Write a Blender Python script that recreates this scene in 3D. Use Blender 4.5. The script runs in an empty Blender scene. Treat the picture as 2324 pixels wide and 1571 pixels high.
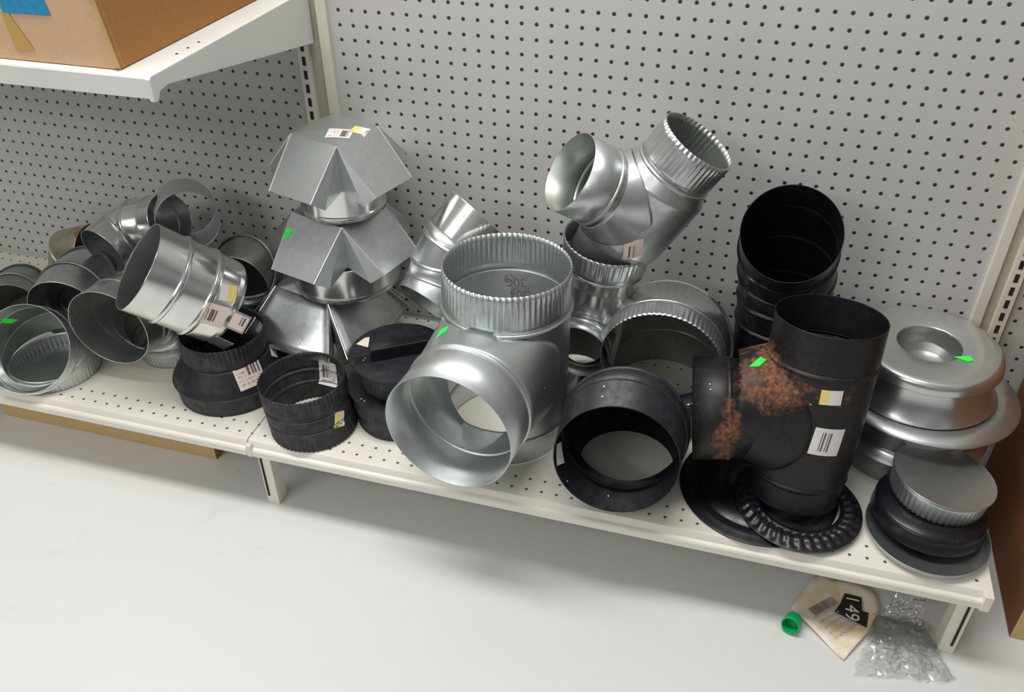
import bpy, bmesh, math, random
from mathutils import Vector as V, Matrix
from mathutils.bvhtree import BVHTree
random.seed(7)
S=0.0254; ZF=6.4                      # inches -> metres; deck top is 6.4 in above the floor
col=bpy.context.scene.collection
PI=math.pi
def W(p): return V((p[0]*S,p[1]*S,(p[2]+ZF)*S))
# ------------------------------------------------------------------ materials
def newmat(name):
    m=bpy.data.materials.new(name); m.use_nodes=True; nt=m.node_tree
    b=nt.nodes['Principled BSDF']; return m,nt,b
def N(nt,t,**k):
    n=nt.nodes.new(t)
    for a,v in k.items(): setattr(n,a,v)
    return n
def math_(nt,op,a,b=None,c=None):
    n=N(nt,'ShaderNodeMath',operation=op)
    for i,v in enumerate((a,b,c)):
        if v is None: continue
        if isinstance(v,(int,float)): n.inputs[i].default_value=v
        else: nt.links.new(v,n.inputs[i])
    return n.outputs[0]
def mixc(nt,f,a,b):
    n=N(nt,'ShaderNodeMix',data_type='RGBA')
    for i,v in ((0,f),(6,a),(7,b)):
        if isinstance(v,(int,float)): n.inputs[i].default_value=v
        elif isinstance(v,tuple): n.inputs[i].default_value=(*v,1)
        else: nt.links.new(v,n.inputs[i])
    return n.outputs[2]
def noise(nt,scale,detail=3,rough=.5,vec=None):
    n=N(nt,'ShaderNodeTexNoise'); n.inputs['Scale'].default_value=scale; n.inputs['Detail'].default_value=detail; n.inputs['Roughness'].default_value=rough
    if vec is None:
        tc=N(nt,'ShaderNodeTexCoord'); vec=tc.outputs['Object']
    nt.links.new(vec,n.inputs['Vector']); return n.outputs['Fac']
def ramp(nt,f,p0,p1,lo=0.,hi=1.):
    n=N(nt,'ShaderNodeMapRange'); nt.links.new(f,n.inputs[0])
    n.inputs[1].default_value=p0; n.inputs[2].default_value=p1; n.inputs[3].default_value=lo; n.inputs[4].default_value=hi
    return n.outputs[0]
def bump(nt,b,h,strength=.2,dist=.001):
    n=N(nt,'ShaderNodeBump'); n.inputs['Strength'].default_value=strength; n.inputs['Distance'].default_value=dist
    nt.links.new(h,n.inputs['Height']); nt.links.new(n.outputs[0],b.inputs['Normal'])
def plain(name,c,rough=.6,metal=0.,spec=.5):
    m,nt,b=newmat(name); b.inputs['Base Color'].default_value=(*c,1); b.inputs['Roughness'].default_value=rough
    b.inputs['Metallic'].default_value=metal; b.inputs['Specular IOR Level'].default_value=spec; return m
def galv(name,c0,c1,r0,r1,tint=None,spangle=120):
    m,nt,b=newmat(name)
    tc=N(nt,'ShaderNodeTexCoord'); vo=N(nt,'ShaderNodeTexVoronoi'); vo.inputs['Scale'].default_value=spangle
    nz=noise(nt,9,4,.6); nt.links.new(tc.outputs['Object'],vo.inputs['Vector'])
    sep=N(nt,'ShaderNodeSeparateColor'); nt.links.new(vo.outputs['Color'],sep.inputs[0])
    f=math_(nt,'ADD',math_(nt,'MULTIPLY',sep.outputs[0],.16),math_(nt,'MULTIPLY',nz,.8))
    f=ramp(nt,f,.28,.70)
    cc=mixc(nt,f,c0,c1)
    if tint: cc=mixc(nt,ramp(nt,noise(nt,14,3),.52,.62),cc,tint)
    nt.links.new(cc,b.inputs['Base Color']); b.inputs['Metallic'].default_value=.92
    nt.links.new(ramp(nt,f,0,1,r0,r1),b.inputs['Roughness'])
    bump(nt,b,nz,.12,.002)
    return m
M={}
M['galv']=galv('galvanized_steel',(.50,.535,.53),(.70,.73,.72),.42,.27)
M['galv_dull']=galv('dull_galvanized_steel',(.50,.54,.54),(.66,.69,.68),.46,.36)
M['galv_shiny']=galv('bright_galvanized_steel',(.66,.67,.66),(.82,.82,.80),.24,.15,spangle=40)
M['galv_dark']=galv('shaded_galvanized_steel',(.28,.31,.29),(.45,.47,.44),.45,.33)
M['galv_brassy']=galv('stained_galvanized_steel',(.42,.40,.30),(.60,.56,.44),.45,.33,tint=(.36,.17,.06))
M['spun']=galv('spun_aluminium',(.60,.62,.61),(.74,.76,.74),.30,.20,spangle=6)
def black(name,c=(.0075,.0075,.0115),rough=.42,sp=.42):
    m,nt,b=newmat(name)
    nz=noise(nt,60,4,.6); n2=noise(nt,420,2,.5)
    cc=mixc(nt,ramp(nt,nz,.35,.75),c,tuple(x*2.6+.004 for x in c))
    cc=mixc(nt,ramp(nt,n2,.70,.76),cc,(.10,.09,.09))
    nt.links.new(cc,b.inputs['Base Color']); b.inputs['Metallic'].default_value=.0
    nt.links.new(ramp(nt,nz,.3,.7,rough+.1,rough-.08),b.inputs['Roughness']); b.inputs['Specular IOR Level'].default_value=sp
    bump(nt,b,n2,.08,.0008); return m
M['black']=black('black_painted_steel',(.010,.010,.014))
M['black_grey']=black('dusty_black_steel',(.018,.018,.020),.55)
M['black_gloss']=black('glossy_black_steel',(.005,.005,.008),.30)
M['screw']=plain('bright_rivet_and_crease',(.8,.8,.8),.25,.9)
def rusty():
    m,nt,b=newmat('rusty_black_steel')
    g=N(nt,'ShaderNodeNewGeometry'); sx=N(nt,'ShaderNodeSeparateXYZ'); nt.links.new(g.outputs['Position'],sx.inputs[0])
    X=math_(nt,'DIVIDE',sx.outputs[0],S); Z=math_(nt,'SUBTRACT',math_(nt,'DIVIDE',sx.outputs[2],S),ZF)
    def blob(cx,cz,rx,rz):
        a=math_(nt,'DIVIDE',math_(nt,'SUBTRACT',X,cx),rx); d=math_(nt,'DIVIDE',math_(nt,'SUBTRACT',Z,cz),rz)
        q=math_(nt,'ADD',math_(nt,'MULTIPLY',a,a),math_(nt,'MULTIPLY',d,d))
        return math_(nt,'MAXIMUM',math_(nt,'SUBTRACT',1.0,q),0.0)
    mask=math_(nt,'MAXIMUM',blob(31.9,5.9,.95,3.3),blob(33.7,9.5,2.6,1.9))
    mask=math_(nt,'MAXIMUM',mask,math_(nt,'MULTIPLY',blob(36.6,9.9,4.5,1.0),.45))
    nz=noise(nt,34,9,.75); nz2=noise(nt,150,5,.65)
    f=math_(nt,'ADD',math_(nt,'MULTIPLY',mask,.62),math_(nt,'MULTIPLY',math_(nt,'SUBTRACT',nz,.5),2.2))
    f=math_(nt,'MULTIPLY',ramp(nt,f,.22,.62),math_(nt,'MINIMUM',math_(nt,'MULTIPLY',mask,5.),1.))
    rc=mixc(nt,ramp(nt,nz2,.35,.65),(.07,.028,.014),(.30,.13,.065))
    base=mixc(nt,ramp(nt,nz2,.4,.8),(.007,.0065,.007),(.024,.020,.019))
    cc=mixc(nt,f,base,rc); nt.links.new(cc,b.inputs['Base Color'])
    nt.links.new(ramp(nt,f,0,1,.45,.85),b.inputs['Roughness']); b.inputs['Metallic'].default_value=.15
    bump(nt,b,nz2,.25,.001); return m
M['rusty']=rusty()
M['label']=plain('white_label_paper',(.80,.76,.74),.6)
M['label_pink']=plain('pinkish_label_paper',(.85,.70,.64),.6)
M['yellow']=plain('yellow_label_ink',(.85,.72,.22),.6)
M['ink']=plain('grey_label_ink',(.16,.14,.14),.7)
M['ink_soft']=plain('faded_label_ink',(.45,.42,.41),.7)
def green():
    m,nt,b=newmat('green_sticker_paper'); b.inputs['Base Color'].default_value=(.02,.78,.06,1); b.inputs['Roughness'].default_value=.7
    b.inputs['Emission Color'].default_value=(.02,.9,.05,1); b.inputs['Emission Strength'].default_value=.22; return m  # added glow brightens the sticker colour, it is no lamp
M['green']=green()
def enamel(name,c,c2,sc=6,rough=.45):
    m,nt,b=newmat(name); nz=noise(nt,sc,4,.6)
    nt.links.new(mixc(nt,ramp(nt,nz,.4,.8),c,c2),b.inputs['Base Color']); b.inputs['Roughness'].default_value=rough; return m
M['cream']=enamel('cream_enamel',(.80,.77,.68),(.72,.68,.58),rough=.5)
M['white']=enamel('white_enamel',(.80,.80,.77),(.72,.72,.69),rough=.45)
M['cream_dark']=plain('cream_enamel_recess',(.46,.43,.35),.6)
M['slot']=plain('black_slot',(.02,.018,.015),.9)
def dots(nt,U,Vv,rad,soft=.035):
    fu=math_(nt,'SUBTRACT',math_(nt,'FRACT',U),.5); fv=math_(nt,'SUBTRACT',math_(nt,'FRACT',Vv),.5)
    d=math_(nt,'SQRT',math_(nt,'ADD',math_(nt,'MULTIPLY',fu,fu),math_(nt,'MULTIPLY',fv,fv)))
    return ramp(nt,d,rad-soft,rad+soft,1,0)
def pegboard(x0,z0):
    m,nt,b=newmat('pegboard_panel')
    g=N(nt,'ShaderNodeNewGeometry'); s=N(nt,'ShaderNodeSeparateXYZ'); nt.links.new(g.outputs['Position'],s.inputs[0])
    U=math_(nt,'ADD',math_(nt,'DIVIDE',s.outputs[0],S),100.5-x0); Z=math_(nt,'ADD',math_(nt,'SUBTRACT',math_(nt,'DIVIDE',s.outputs[2],S),ZF),100.5-z0)
    d=dots(nt,U,Z,.125)
    nz=noise(nt,3,4,.6); n2=noise(nt,900,2)
    c=mixc(nt,nz,(.56,.555,.545),(.63,.625,.61)); 
    sm=noise(nt,7,5,.6)
    c=mixc(nt,ramp(nt,sm,.66,.80,0,.45),c,(.50,.43,.33))
    c=mixc(nt,d,c,(.03,.025,.022))
    nt.links.new(c,b.inputs['Base Color']); b.inputs['Roughness'].default_value=.62
    bump(nt,b,math_(nt,'SUBTRACT',math_(nt,'MULTIPLY',n2,.06),d),.5,.002); return m
def deckmat(name):
    m,nt,b=newmat(name)
    g=N(nt,'ShaderNodeNewGeometry'); s=N(nt,'ShaderNodeSeparateXYZ'); nt.links.new(g.outputs['Position'],s.inputs[0])
    nn=N(nt,'ShaderNodeSeparateXYZ'); nt.links.new(g.outputs['Normal'],nn.inputs[0])
    U=math_(nt,'ADD',math_(nt,'DIVIDE',s.outputs[0],S),100.5); Y=math_(nt,'DIVIDE',s.outputs[1],S)
    tot=None
    fu=math_(nt,'SUBTRACT',math_(nt,'FRACT',U),.5)
    for yr in (-16.85,-15.9,-3.35,-1.4,-.45):
        dv=math_(nt,'SUBTRACT',Y,yr)
        d=math_(nt,'SQRT',math_(nt,'ADD',math_(nt,'MULTIPLY',fu,fu),math_(nt,'MULTIPLY',dv,dv)))
        k=ramp(nt,d,.085,.125,1,0); tot=k if tot is None else math_(nt,'MAXIMUM',tot,k)
    tot=math_(nt,'MULTIPLY',tot,math_(nt,'GREATER_THAN',nn.outputs[2],.9))
    nz=noise(nt,5,5,.6)
    c=mixc(nt,ramp(nt,nz,.4,.85),(.80,.775,.70),(.68,.65,.56))
    c=mixc(nt,tot,c,(.10,.085,.065))
    nt.links.new(c,b.inputs['Base Color']); b.inputs['Roughness'].default_value=.42; return m
M['deck']=deckmat('perforated_cream_deck')
def floormat():
    m,nt,b=newmat('painted_concrete_floor')
    nz=noise(nt,1.6,5,.6); n2=noise(nt,9,6,.7); n3=noise(nt,30,3,.6)
    c=mixc(nt,nz,(.66,.665,.66),(.74,.74,.735))
    c=mixc(nt,ramp(nt,n2,.60,.78,0,.35),c,(.50,.47,.43))
    c=mixc(nt,ramp(nt,n3,.765,.80,0,.8),c,(.16,.14,.12))
    nt.links.new(c,b.inputs['Base Color']); b.inputs['Roughness'].default_value=.5
    bump(nt,b,n2,.1,.002); return m
M['floor']=floormat()
def cardboard(name,a,bb,dirt=None):
    m,nt,b=newmat(name); nz=noise(nt,5,4,.6); n2=noise(nt,120,3,.6)
    c=mixc(nt,nz,a,bb); c=mixc(nt,ramp(nt,n2,.3,.8,0,.25),c,tuple(x*.6 for x in a))
    nt.links.new(c,b.inputs['Base Color']); b.inputs['Roughness'].default_value=.85; return m
M['card']=cardboard('brown_cardboard',(.68,.44,.25),(.74,.50,.31))
M['card_side']=cardboard('dark_brown_cardboard',(.34,.13,.035),(.44,.22,.06))
M['card_tan']=cardboard('tan_cardboard',(.60,.42,.18),(.66,.48,.24))
M['tape_tan']=plain('tan_packing_tape',(.62,.38,.12),.35)
def bluetape():
    m,nt,b=newmat('blue_masking_tape'); nz=noise(nt,160,4,.6)
    nt.links.new(mixc(nt,nz,(.01,.20,.42),(.03,.38,.66)),b.inputs['Base Color']); b.inputs['Roughness'].default_value=.7; return m
M['blue']=bluetape()
M['green_plastic']=plain('green_plastic',(.0,.42,.13),.35)
M['green_in']=plain('dark_green_plastic',(.0,.12,.03),.6)
def paperold():
    m,nt,b=newmat('yellowed_card'); nz=noise(nt,26,4,.6); n2=noise(nt,150,3,.6)
    c=mixc(nt,ramp(nt,nz,.38,.62),(.86,.80,.74),(.76,.62,.36)); 
    nt.links.new(c,b.inputs['Base Color']); b.inputs['Roughness'].default_value=.7; return m
M['oldcard']=paperold()
def bagmat():
    m=bpy.data.materials.new('clear_plastic_film'); m.use_nodes=True; nt=m.node_tree; nt.nodes.clear()
    o=N(nt,'ShaderNodeOutputMaterial'); t=N(nt,'ShaderNodeBsdfTransparent'); t.inputs[0].default_value=(.985,.985,.985,1)
    g=N(nt,'ShaderNodeBsdfGlossy'); g.inputs['Roughness'].default_value=.12; g.inputs[0].default_value=(1,1,1,1)
    d=N(nt,'ShaderNodeBsdfDiffuse'); d.inputs[0].default_value=(.75,.77,.78,1)
    fr=N(nt,'ShaderNodeFresnel'); fr.inputs[0].default_value=1.5
    m1=N(nt,'ShaderNodeMixShader'); m1.inputs[0].default_value=.06; nt.links.new(t.outputs[0],m1.inputs[1]); nt.links.new(d.outputs[0],m1.inputs[2])
    m2=N(nt,'ShaderNodeMixShader'); nt.links.new(math_(nt,'MULTIPLY_ADD',fr.outputs[0],.9,.0),m2.inputs[0]); nt.links.new(m1.outputs[0],m2.inputs[1]); nt.links.new(g.outputs[0],m2.inputs[2])
    nt.links.new(m2.outputs[0],o.inputs[0]); return m
M['film']=bagmat()
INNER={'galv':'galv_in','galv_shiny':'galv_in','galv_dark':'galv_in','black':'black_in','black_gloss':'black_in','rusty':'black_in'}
M['galv_in']=galv('shaded_galvanized_inside',(.30,.33,.31),(.46,.49,.46),.5,.38)  # darker copy of the steel, paints shade onto pipe interiors
M['black_in']=black('shaded_black_inside',(.0035,.0035,.005),.6,.25)  # near-black copy, interior shade put into the colour
M['card_red']=cardboard('reddish_cardboard_side',(.17,.06,.022),(.24,.095,.035))
# ------------------------------------------------------------------ object helpers
def thing(name,base,label,cat,group=None):
    o=bpy.data.objects.new(name,None); col.objects.link(o); o.location=W(base); o.empty_display_size=.02
    o['label']=label; o['category']=cat; o['base']=list(base)
    if group: o['group']=group
    return o
def tag(o,label,cat,group=None):
    o['label']=label; o['category']=cat
    if group: o['group']=group
    return o
def struct(o): o['kind']='structure'; return o
def mk(name,verts,faces,mat,parent=None,base=None,smooth=True,sharp=35,solid=0.,mats=None,midx=None,bev=0.,inner=None):
    """verts in scene inches. parent: a thing (its base is the origin)."""
    if parent is not None:
        p=parent; 
        while p.parent is not None: p=p.parent
        b=V(p['base'])
    else: b=V(base if base is not None else (0,0,0))
    me=bpy.data.meshes.new(name)
    me.from_pydata([tuple((V(v)-b)*S) for v in verts],[],faces)
    for m in (mats or [mat]): me.materials.append(m if not isinstance(m,str) else M[m])
    if midx: me.polygons.foreach_set('material_index',midx)
    bm=bmesh.new(); bm.from_mesh(me); bmesh.ops.recalc_face_normals(bm,faces=bm.faces); bm.to_mesh(me); bm.free()
    if smooth:
        me.polygons.foreach_set('use_smooth',[True]*len(me.polygons)); me.set_sharp_from_angle(angle=math.radians(sharp))
    me.update()
    o=bpy.data.objects.new(name,me); col.objects.link(o)
    if parent is not None: o.parent=parent
    else: o.location=W(b)
    if bev:
        m=o.modifiers.new('bevel','BEVEL'); m.width=bev*S; m.segments=2; m.limit_method='ANGLE'
    if solid:
        m=o.modifiers.new('sheet','SOLIDIFY'); m.thickness=solid*S; m.offset=0
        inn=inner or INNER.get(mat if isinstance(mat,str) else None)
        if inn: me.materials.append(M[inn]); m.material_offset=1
    o['wb']=list(b)
    return o
def frame(n,ref=None):
    n=V(n).normalized()
    a=V(ref) if ref is not None else (V((0,0,1)) if abs(n.z)<.9 else V((0,1,0)))
    u=(a-n*a.dot(n)).normalized(); return n,u,n.cross(u)
def loft(rings,n=96,crimp=None,ref=None):
    """rings: (c,n,r); crimp: list of (ring index, amp); returns verts, faces."""
    vs=[];fs=[]; u=None
    if not crimp:
        R2=[(V(rings[0][0]),V(rings[0][1]).normalized(),rings[0][2])]
        for c,nn,r in rings[1:]:
            c=V(c); nn=V(nn).normalized(); c0,n0,r0=R2[-1]; L=(c-c0).length
            if L>.35:
                for q in (.06/L,1-.06/L): R2.append((c0.lerp(c,q),n0.lerp(nn,q),r0+(r-r0)*q))
            R2.append((c,nn,r))
        rings=R2
    for i,(c,nn,r) in enumerate(rings):
        nv,u,w=frame(nn,u if u is not None else ref)
        amp=(crimp or {}).get(i,0.)
        for k in range(n):
            th=2*PI*k/n
            rr=r*1.0
            if amp: rr=r-amp*abs(math.sin(th*n/8))*1.0
            vs.append(V(c)+u*(rr*math.cos(th))+w*(rr*math.sin(th)))
    for i in range(len(rings)-1):
        for k in range(n):
            k2=(k+1)%n; fs.append((i*n+k,i*n+k2,(i+1)*n+k2,(i+1)*n+k))
    return vs,fs
def bead(t,r,h=.10,w=.13): return [(t-w,r),(t-w*.55,r+h*.75),(t,r+h),(t+w*.55,r+h*.75),(t+w,r)]
def line(c0,ax,prof):
    ax=V(ax).normalized(); return [(V(c0)+ax*t,ax,r) for t,r in prof]
SH=.045
def pipe(name,rings,mat,parent,n=96,crimp=None,solid=SH,sharp=40):
    v,f=loft(rings,n,crimp); return mk(name,v,f,mat,parent,solid=solid,sharp=sharp)
def crimped(name,c0,ax,t0,t1,r0,r1,mat,parent,amp=.09,ridges=60,nn_=None):
    """crimped collar; ribs fade in from t0 and run to the free edge t1"""
    n=ridges*4; rings=[]; cr={}
    for i in range(7):
        f=i/6; rings.append((t0+(t1-t0)*f,r0+(r1-r0)*f)); cr[i]=amp*min(1,max(0,f*1.6-.15))
    R=line(c0,ax,rings); vs=[];fs=[];u=None
    if nn_: R=[(c,V(nn_),r) for c,_,r in R]
    for i,(c,nn,r) in enumerate(R):
        nv,u,w=frame(nn,u)
        for k in range(n):
            th=2*PI*k/n; rr=r-cr[i]*(0,.6,1,.6)[k%4]
            vs.append(c+u*(rr*math.cos(th))+w*(rr*math.sin(th)))
    for i in range(6):
        for k in range(n):
            k2=(k+1)%n; fs.append((i*n+k,i*n+k2,(i+1)*n+k2,(i+1)*n+k))
    return mk(name,vs,fs,mat,parent,solid=.03,sharp=60)
def elbow(rings,h=.11,w=.12):
    out=[rings[0]]
    for c,n,r in rings[1:-1]:
        c=V(c); nv=V(n).normalized()
        for t,rr in bead(0,r,h,w): out.append((c+nv*t,n,rr))
    out.append(rings[-1]); return out
def tee_main(c0,ax,prof,holes,n=192,step=.09):
    """tube along ax with holes cut for branches: holes=[(point on axis, dir, radius)]"""
    ax=V(ax).normalized(); c0=V(c0); pts=[]
    for (t0,r0),(t1,r1) in zip(prof,prof[1:]):
        m=max(1,int(abs(t1-t0)/step))
        for k in range(m): pts.append((t0+(t1-t0)*k/m,r0+(r1-r0)*k/m))
    pts.append(prof[-1])
    vs,fs=loft(line(c0,ax,pts),n)
    ins=[False]*len(vs)
    for b0,bd,br in holes:
        b0=V(b0); bd=V(bd).normalized()
        for i,v in enumerate(vs):
            q=v-b0; al=q.dot(bd)
            if al<=0: continue
            pv=q-bd*al; d=pv.length
            if d<br: ins[i]=(b0,bd,br,al,pv,d)
    keep=[f for f in fs if not all(ins[i] for i in f)]
    for i,t in enumerate(ins):
        if t:
            b0,bd,br,al,pv,d=t; vs[i]=b0+bd*al+pv*(br/max(d,1e-4))
    used=sorted({i for f in keep for i in f}); mp={j:i for i,j in enumerate(used)}
    return [vs[j] for j in used],[tuple(mp[i] for i in f) for f in keep]
def branch(c0,ax,rmain,b0,bd,br,prof,n=96):
    """branch tube starting on the main surface"""
    ax=V(ax).normalized(); bd=V(bd).normalized(); b0=V(b0); c0=V(c0); _,u,w=frame(bd)
    vs=[];fs=[]; rows=len(prof)+1
    for k in range(n):
        th=2*PI*k/n; off=u*(br*math.cos(th))+w*(br*math.sin(th))
        p=b0+off-c0; p2=p-ax*p.dot(ax); d2=bd-ax*bd.dot(ax)
        A=d2.dot(d2); B=2*p2.dot(d2); Cc=p2.dot(p2)-rmain**2; D=max(B*B-4*A*Cc,0)
        vs.append(b0+off+bd*((-B+math.sqrt(D))/(2*A)-.03))
    for t,r in prof:
        for k in range(n):
            th=2*PI*k/n; vs.append(b0+bd*t+u*(r*math.cos(th))+w*(r*math.sin(th)))
    for i in range(rows-1):
        for k in range(n):
            k2=(k+1)%n; fs.append((i*n+k,i*n+k2,(i+1)*n+k2,(i+1)*n+k))
    return vs,fs
def saddle(c0,ax,R,b0,bd,ts,r,axial,lat,n=128,rows=10,p=1.):
    """sheet flaring from the branch ring onto the main pipe"""
    ax=V(ax).normalized(); bd=V(bd).normalized(); bd=(bd-ax*bd.dot(ax)).normalized(); w=ax.cross(bd)
    vs=[];fs=[]
    for j in range(rows+1):
        q=j/rows
        for k in range(n):
            th=2*PI*k/n; a=b0+bd*ts+ax*(r*math.cos(th))+w*(r*math.sin(th))
            sg=lambda x: math.copysign(abs(x)**p,x)
            l=lat*sg(math.sin(th)); e=b0+ax*(axial*sg(math.cos(th)))+w*l+bd*(math.sqrt(max(R*R-l*l,0))+.005)
            vs.append(a.lerp(e,q))
    for j in range(rows):
        for k in range(n):
            k2=(k+1)%n; fs.append((j*n+k,j*n+k2,(j+1)*n+k2,(j+1)*n+k))
    return vs,fs
def box(x0,x1,y0,y1,z0,z1):
    v=[(x,y,z) for x in (x0,x1) for y in (y0,y1) for z in (z0,z1)]
    return v,[(0,1,3,2),(4,6,7,5),(0,4,5,1),(2,3,7,6),(0,2,6,4),(1,5,7,3)]
def boxes(L):
    vs=[];fs=[]
    for b in L:
        v,f=box(*b); o=len(vs); vs+=v; fs+=[tuple(i+o for i in q) for q in f]
    return vs,fs
def disc(c,n,r,seg=96,dz=0.):
    nv,u,w=frame(n); vs=[V(c)+nv*dz]+[V(c)+u*(r*math.cos(2*PI*k/seg))+w*(r*math.sin(2*PI*k/seg)) for k in range(seg)]
    return vs,[(0,k+1,(k+1)%seg+1) for k in range(seg)]
def lathe(c,n,prof,seg=128,closed_start=True):
    """prof: (height along n, radius)"""
    rings=line(c,n,prof); vs,fs=loft(rings,seg)
    return vs,fs
def rivet(name,p,n,parent,r=.07):
    nv,u,w=frame(n); vs=[];fs=[]
    for j,(h,q) in enumerate(((0,1),(.35,.85),(.55,.45))):
        for k in range(10): vs.append(V(p)+nv*(h*r)+u*(q*r*math.cos(2*PI*k/10))+w*(q*r*math.sin(2*PI*k/10)))
    for j in range(2):
        for k in range(10): fs.append((j*10+k,j*10+(k+1)%10,(j+1)*10+(k+1)%10,(j+1)*10+k))
    fs.append(tuple(range(20,30)))
    return mk(name,vs,fs,'screw',parent)
def sticker(name,target,p,n,up,w,h,mats,paint,parent,nx=30,ny=20,corners=None,label=None,off=.035,reach=2.5):
    """flat paper grid laid onto the surface of target (list of objects)"""
    trees=[]
    for o in target:
        b=V(o['wb']); me=o.data
        trees.append(BVHTree.FromPolygons([v.co/S+b for v in me.vertices],[tuple(q.vertices) for q in me.polygons]))
    n=V(n).normalized(); up=V(up); up=(up-n*up.dot(n)).normalized(); rt=up.cross(n)
    vs=[];last=None
    for j in range(ny+1):
        for i in range(nx+1):
            a=i/nx; b=j/ny
            if corners:
                q=[V(c) for c in corners]; xy=(q[0]*(1-a)+q[1]*a)*(1-b)+(q[3]*(1-a)+q[2]*a)*b
                x,y=xy.x*w,xy.y*h
            else: x,y=(a-.5)*w,(b-.5)*h
            o=V(p)+rt*x+up*y+n*1.2; best=None
            for t in trees:
                hit=t.ray_cast(o,-n,reach)
                if hit[0] is not None and (best is None or hit[3]<best[3]): best=hit
            if best is None: q=(last[0]+rt*(x-last[1])+up*(y-last[2])) if last else V(p)+rt*x+up*y
            else:
                q=best[0]+n*off; last=(q,x,y)
            vs.append(q)
    fs=[];mi=[]
    for j in range(ny):
        for i in range(nx):
            a=j*(nx+1)+i; fs.append((a,a+1,a+nx+2,a+nx+1)); mi.append(paint((i+.5)/nx,(j+.5)/ny))
    o=mk(name,vs,fs,None,parent,mats=mats,midx=mi,smooth=True,sharp=80)
    if label: o['label']=label
    return o
def bars(seed,u0,u1,v0,v1,vert=True,text=True):
    rnd=random.Random(seed); pat=[rnd.random()<.58 for _ in range(60)]; tx=[[rnd.random()<.45 for _ in range(60)] for _ in range(60)]
    def f(u,v):
        a,b=(u,v) if vert else (v,u)
        if u0<u<u1 and v0<v<v1: return 1 if pat[int(a*50)%60] else 0
        if text and .08<u<.92 and .1<v<.9 and not (u0-.05<u<u1+.05 and v0-.08<v<v1+.08):
            if int(v*12)%2==0 and tx[int(u*28)%60][int(v*12)]: return 2
        return 0
    return f
LM=['label','ink','ink_soft','yellow']; LP=['label_pink','ink','ink_soft','yellow']
half=lambda u,v: 3 if u<.45 else 0
halfR=lambda u,v: 3 if u>.5 else 0
solidp=lambda u,v:0

# ------------------------------------------------------------------ setting
def wallpanel(name,x0,x1,z0,z1,mat,xo,zo,label=None):
    v,f=box(x0,x1,0,.25,z0,z1); o=mk(name,v,f,pegboard(xo,zo),smooth=False,base=((x0+x1)/2,0,z0)); struct(o); return o
wallpanel('wall_back',1.2,46.75,-ZF,48,None,0.,.5)
wallpanel('wall_left',-47,-1.45,-ZF,48,None,.8,.5)
wallpanel('wall_right',48.9,96,-ZF,48,None,.35,.45)
v,f=box(-60,110,.25,.6,-ZF,48.5); o=mk('wall_backing',v,f,'cream_dark',smooth=False,base=(25,.3,-ZF)); struct(o)
v,f=box(-70,120,-110,2,-ZF-.6,-ZF); o=mk('floor',v,f,'floor',smooth=False,base=(25,-50,-ZF-.6)); struct(o)
def upright(name,x,flip,label):
    t=thing(name,(x,-.2,-ZF),label,'upright')
    sg=[(-1.4,-.52),(.42,1.22)] if not flip else [(-1.3,-.6),(.0,.85)]
    sx=sg[0] if not flip else sg[1]; st=sg[1] if not flip else sg[0]; ch=(sx[1],st[0]) if not flip else (st[1],sx[0])
    v,f=box(x+sx[0],x+sx[1],-.42,.2,-ZF,48); slotted=mk('slotted_strip',v,f,'cream',t,smooth=False,bev=.04)
    v,f=box(x+st[0],x+st[1],-.32,.2,-ZF,48); mk('plain_strip',v,f,'cream',t,smooth=False,bev=.06)
    v,f=box(x+ch[0]-.02,x+ch[1]+.02,-.08,.2,-ZF,48); mk('channel',v,f,'cream_dark',t,smooth=False)
    xc=x+(sx[0]+sx[1])/2; L=[]
    for k in range(52): 
        z=-5.3+k+.2
        L.append((xc-.13,xc+.13,-.445,-.41,z-.31,z+.31))
    v,f=boxes(L); s=mk('slots',v,f,'slot',t,smooth=False); s['kind']='stuff'
    return t
upright('shelf_upright',0.,False,'cream slotted steel upright left of the large pegboard panel')
upright('shelf_upright',47.9,True,'cream slotted steel upright at the right end, above the brown box')
def deckthing(x0,x1,label):
    t=thing('base_shelf',((x0+x1)/2,-9,-1.3),label,'shelf')
    prof=[(-.35,0),(-17.35,0),(-17.5,-.05),(-17.62,-.3),(-17.66,-.5),(-17.85,-.58),(-17.92,-.7),(-17.92,-1.15),(-17.8,-1.22),(-17.5,-1.22),(-17.5,-.3),(-17.3,-.12),(-.35,-.12)]
    vs=[(x,y,z) for x in (x0,x1) for y,z in prof]; n=len(prof)
    fs=[(k,(k+1)%n,n+(k+1)%n,n+k) for k in range(n)]+[tuple(range(n))[::-1],tuple(range(n,2*n))]
    mk('deck',vs,fs,'deck',t,sharp=25,bev=0)
    return t
dk1=deckthing(-47.9,-.04,'cream perforated bottom shelf of the left bay under the galvanized elbows')
dk2=deckthing(.04,47.75,'cream perforated bottom shelf of the middle bay under the big tees')
v,f=box(.0,.42,-17.99,-17.6,-1.2,-.12); mk('joint_clip',v,f,'cream',dk2,bev=.1)
v,f=box(47.35,47.85,-17.98,-.4,-1.25,-.02); mk('end_cap_plate',v,f,'cream',dk2,bev=.05)
def foot(x0,x1,label,sx):
    t=thing('base_bracket',((x0+x1)/2,-17.2,-ZF),label,'bracket')
    v,f=box(x0,x1,-17.25,-16.1,-ZF,-1.24); mk('leg',v,f,'cream',t,smooth=False,bev=.06)
    v,f=box(x0+.1,x1-.1,-16.1,-.5,-1.7,-1.24); mk('cross_bar',v,f,'cream',t,smooth=False)
    v,f=box(sx-.06,sx+.06,-17.33,-17.2,-5.6,-1.3); mk('slot',v,f,'slot',t,smooth=False)
foot(.25,1.2,'cream slotted foot of the shelf below the seam, on the floor',.5)
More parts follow.
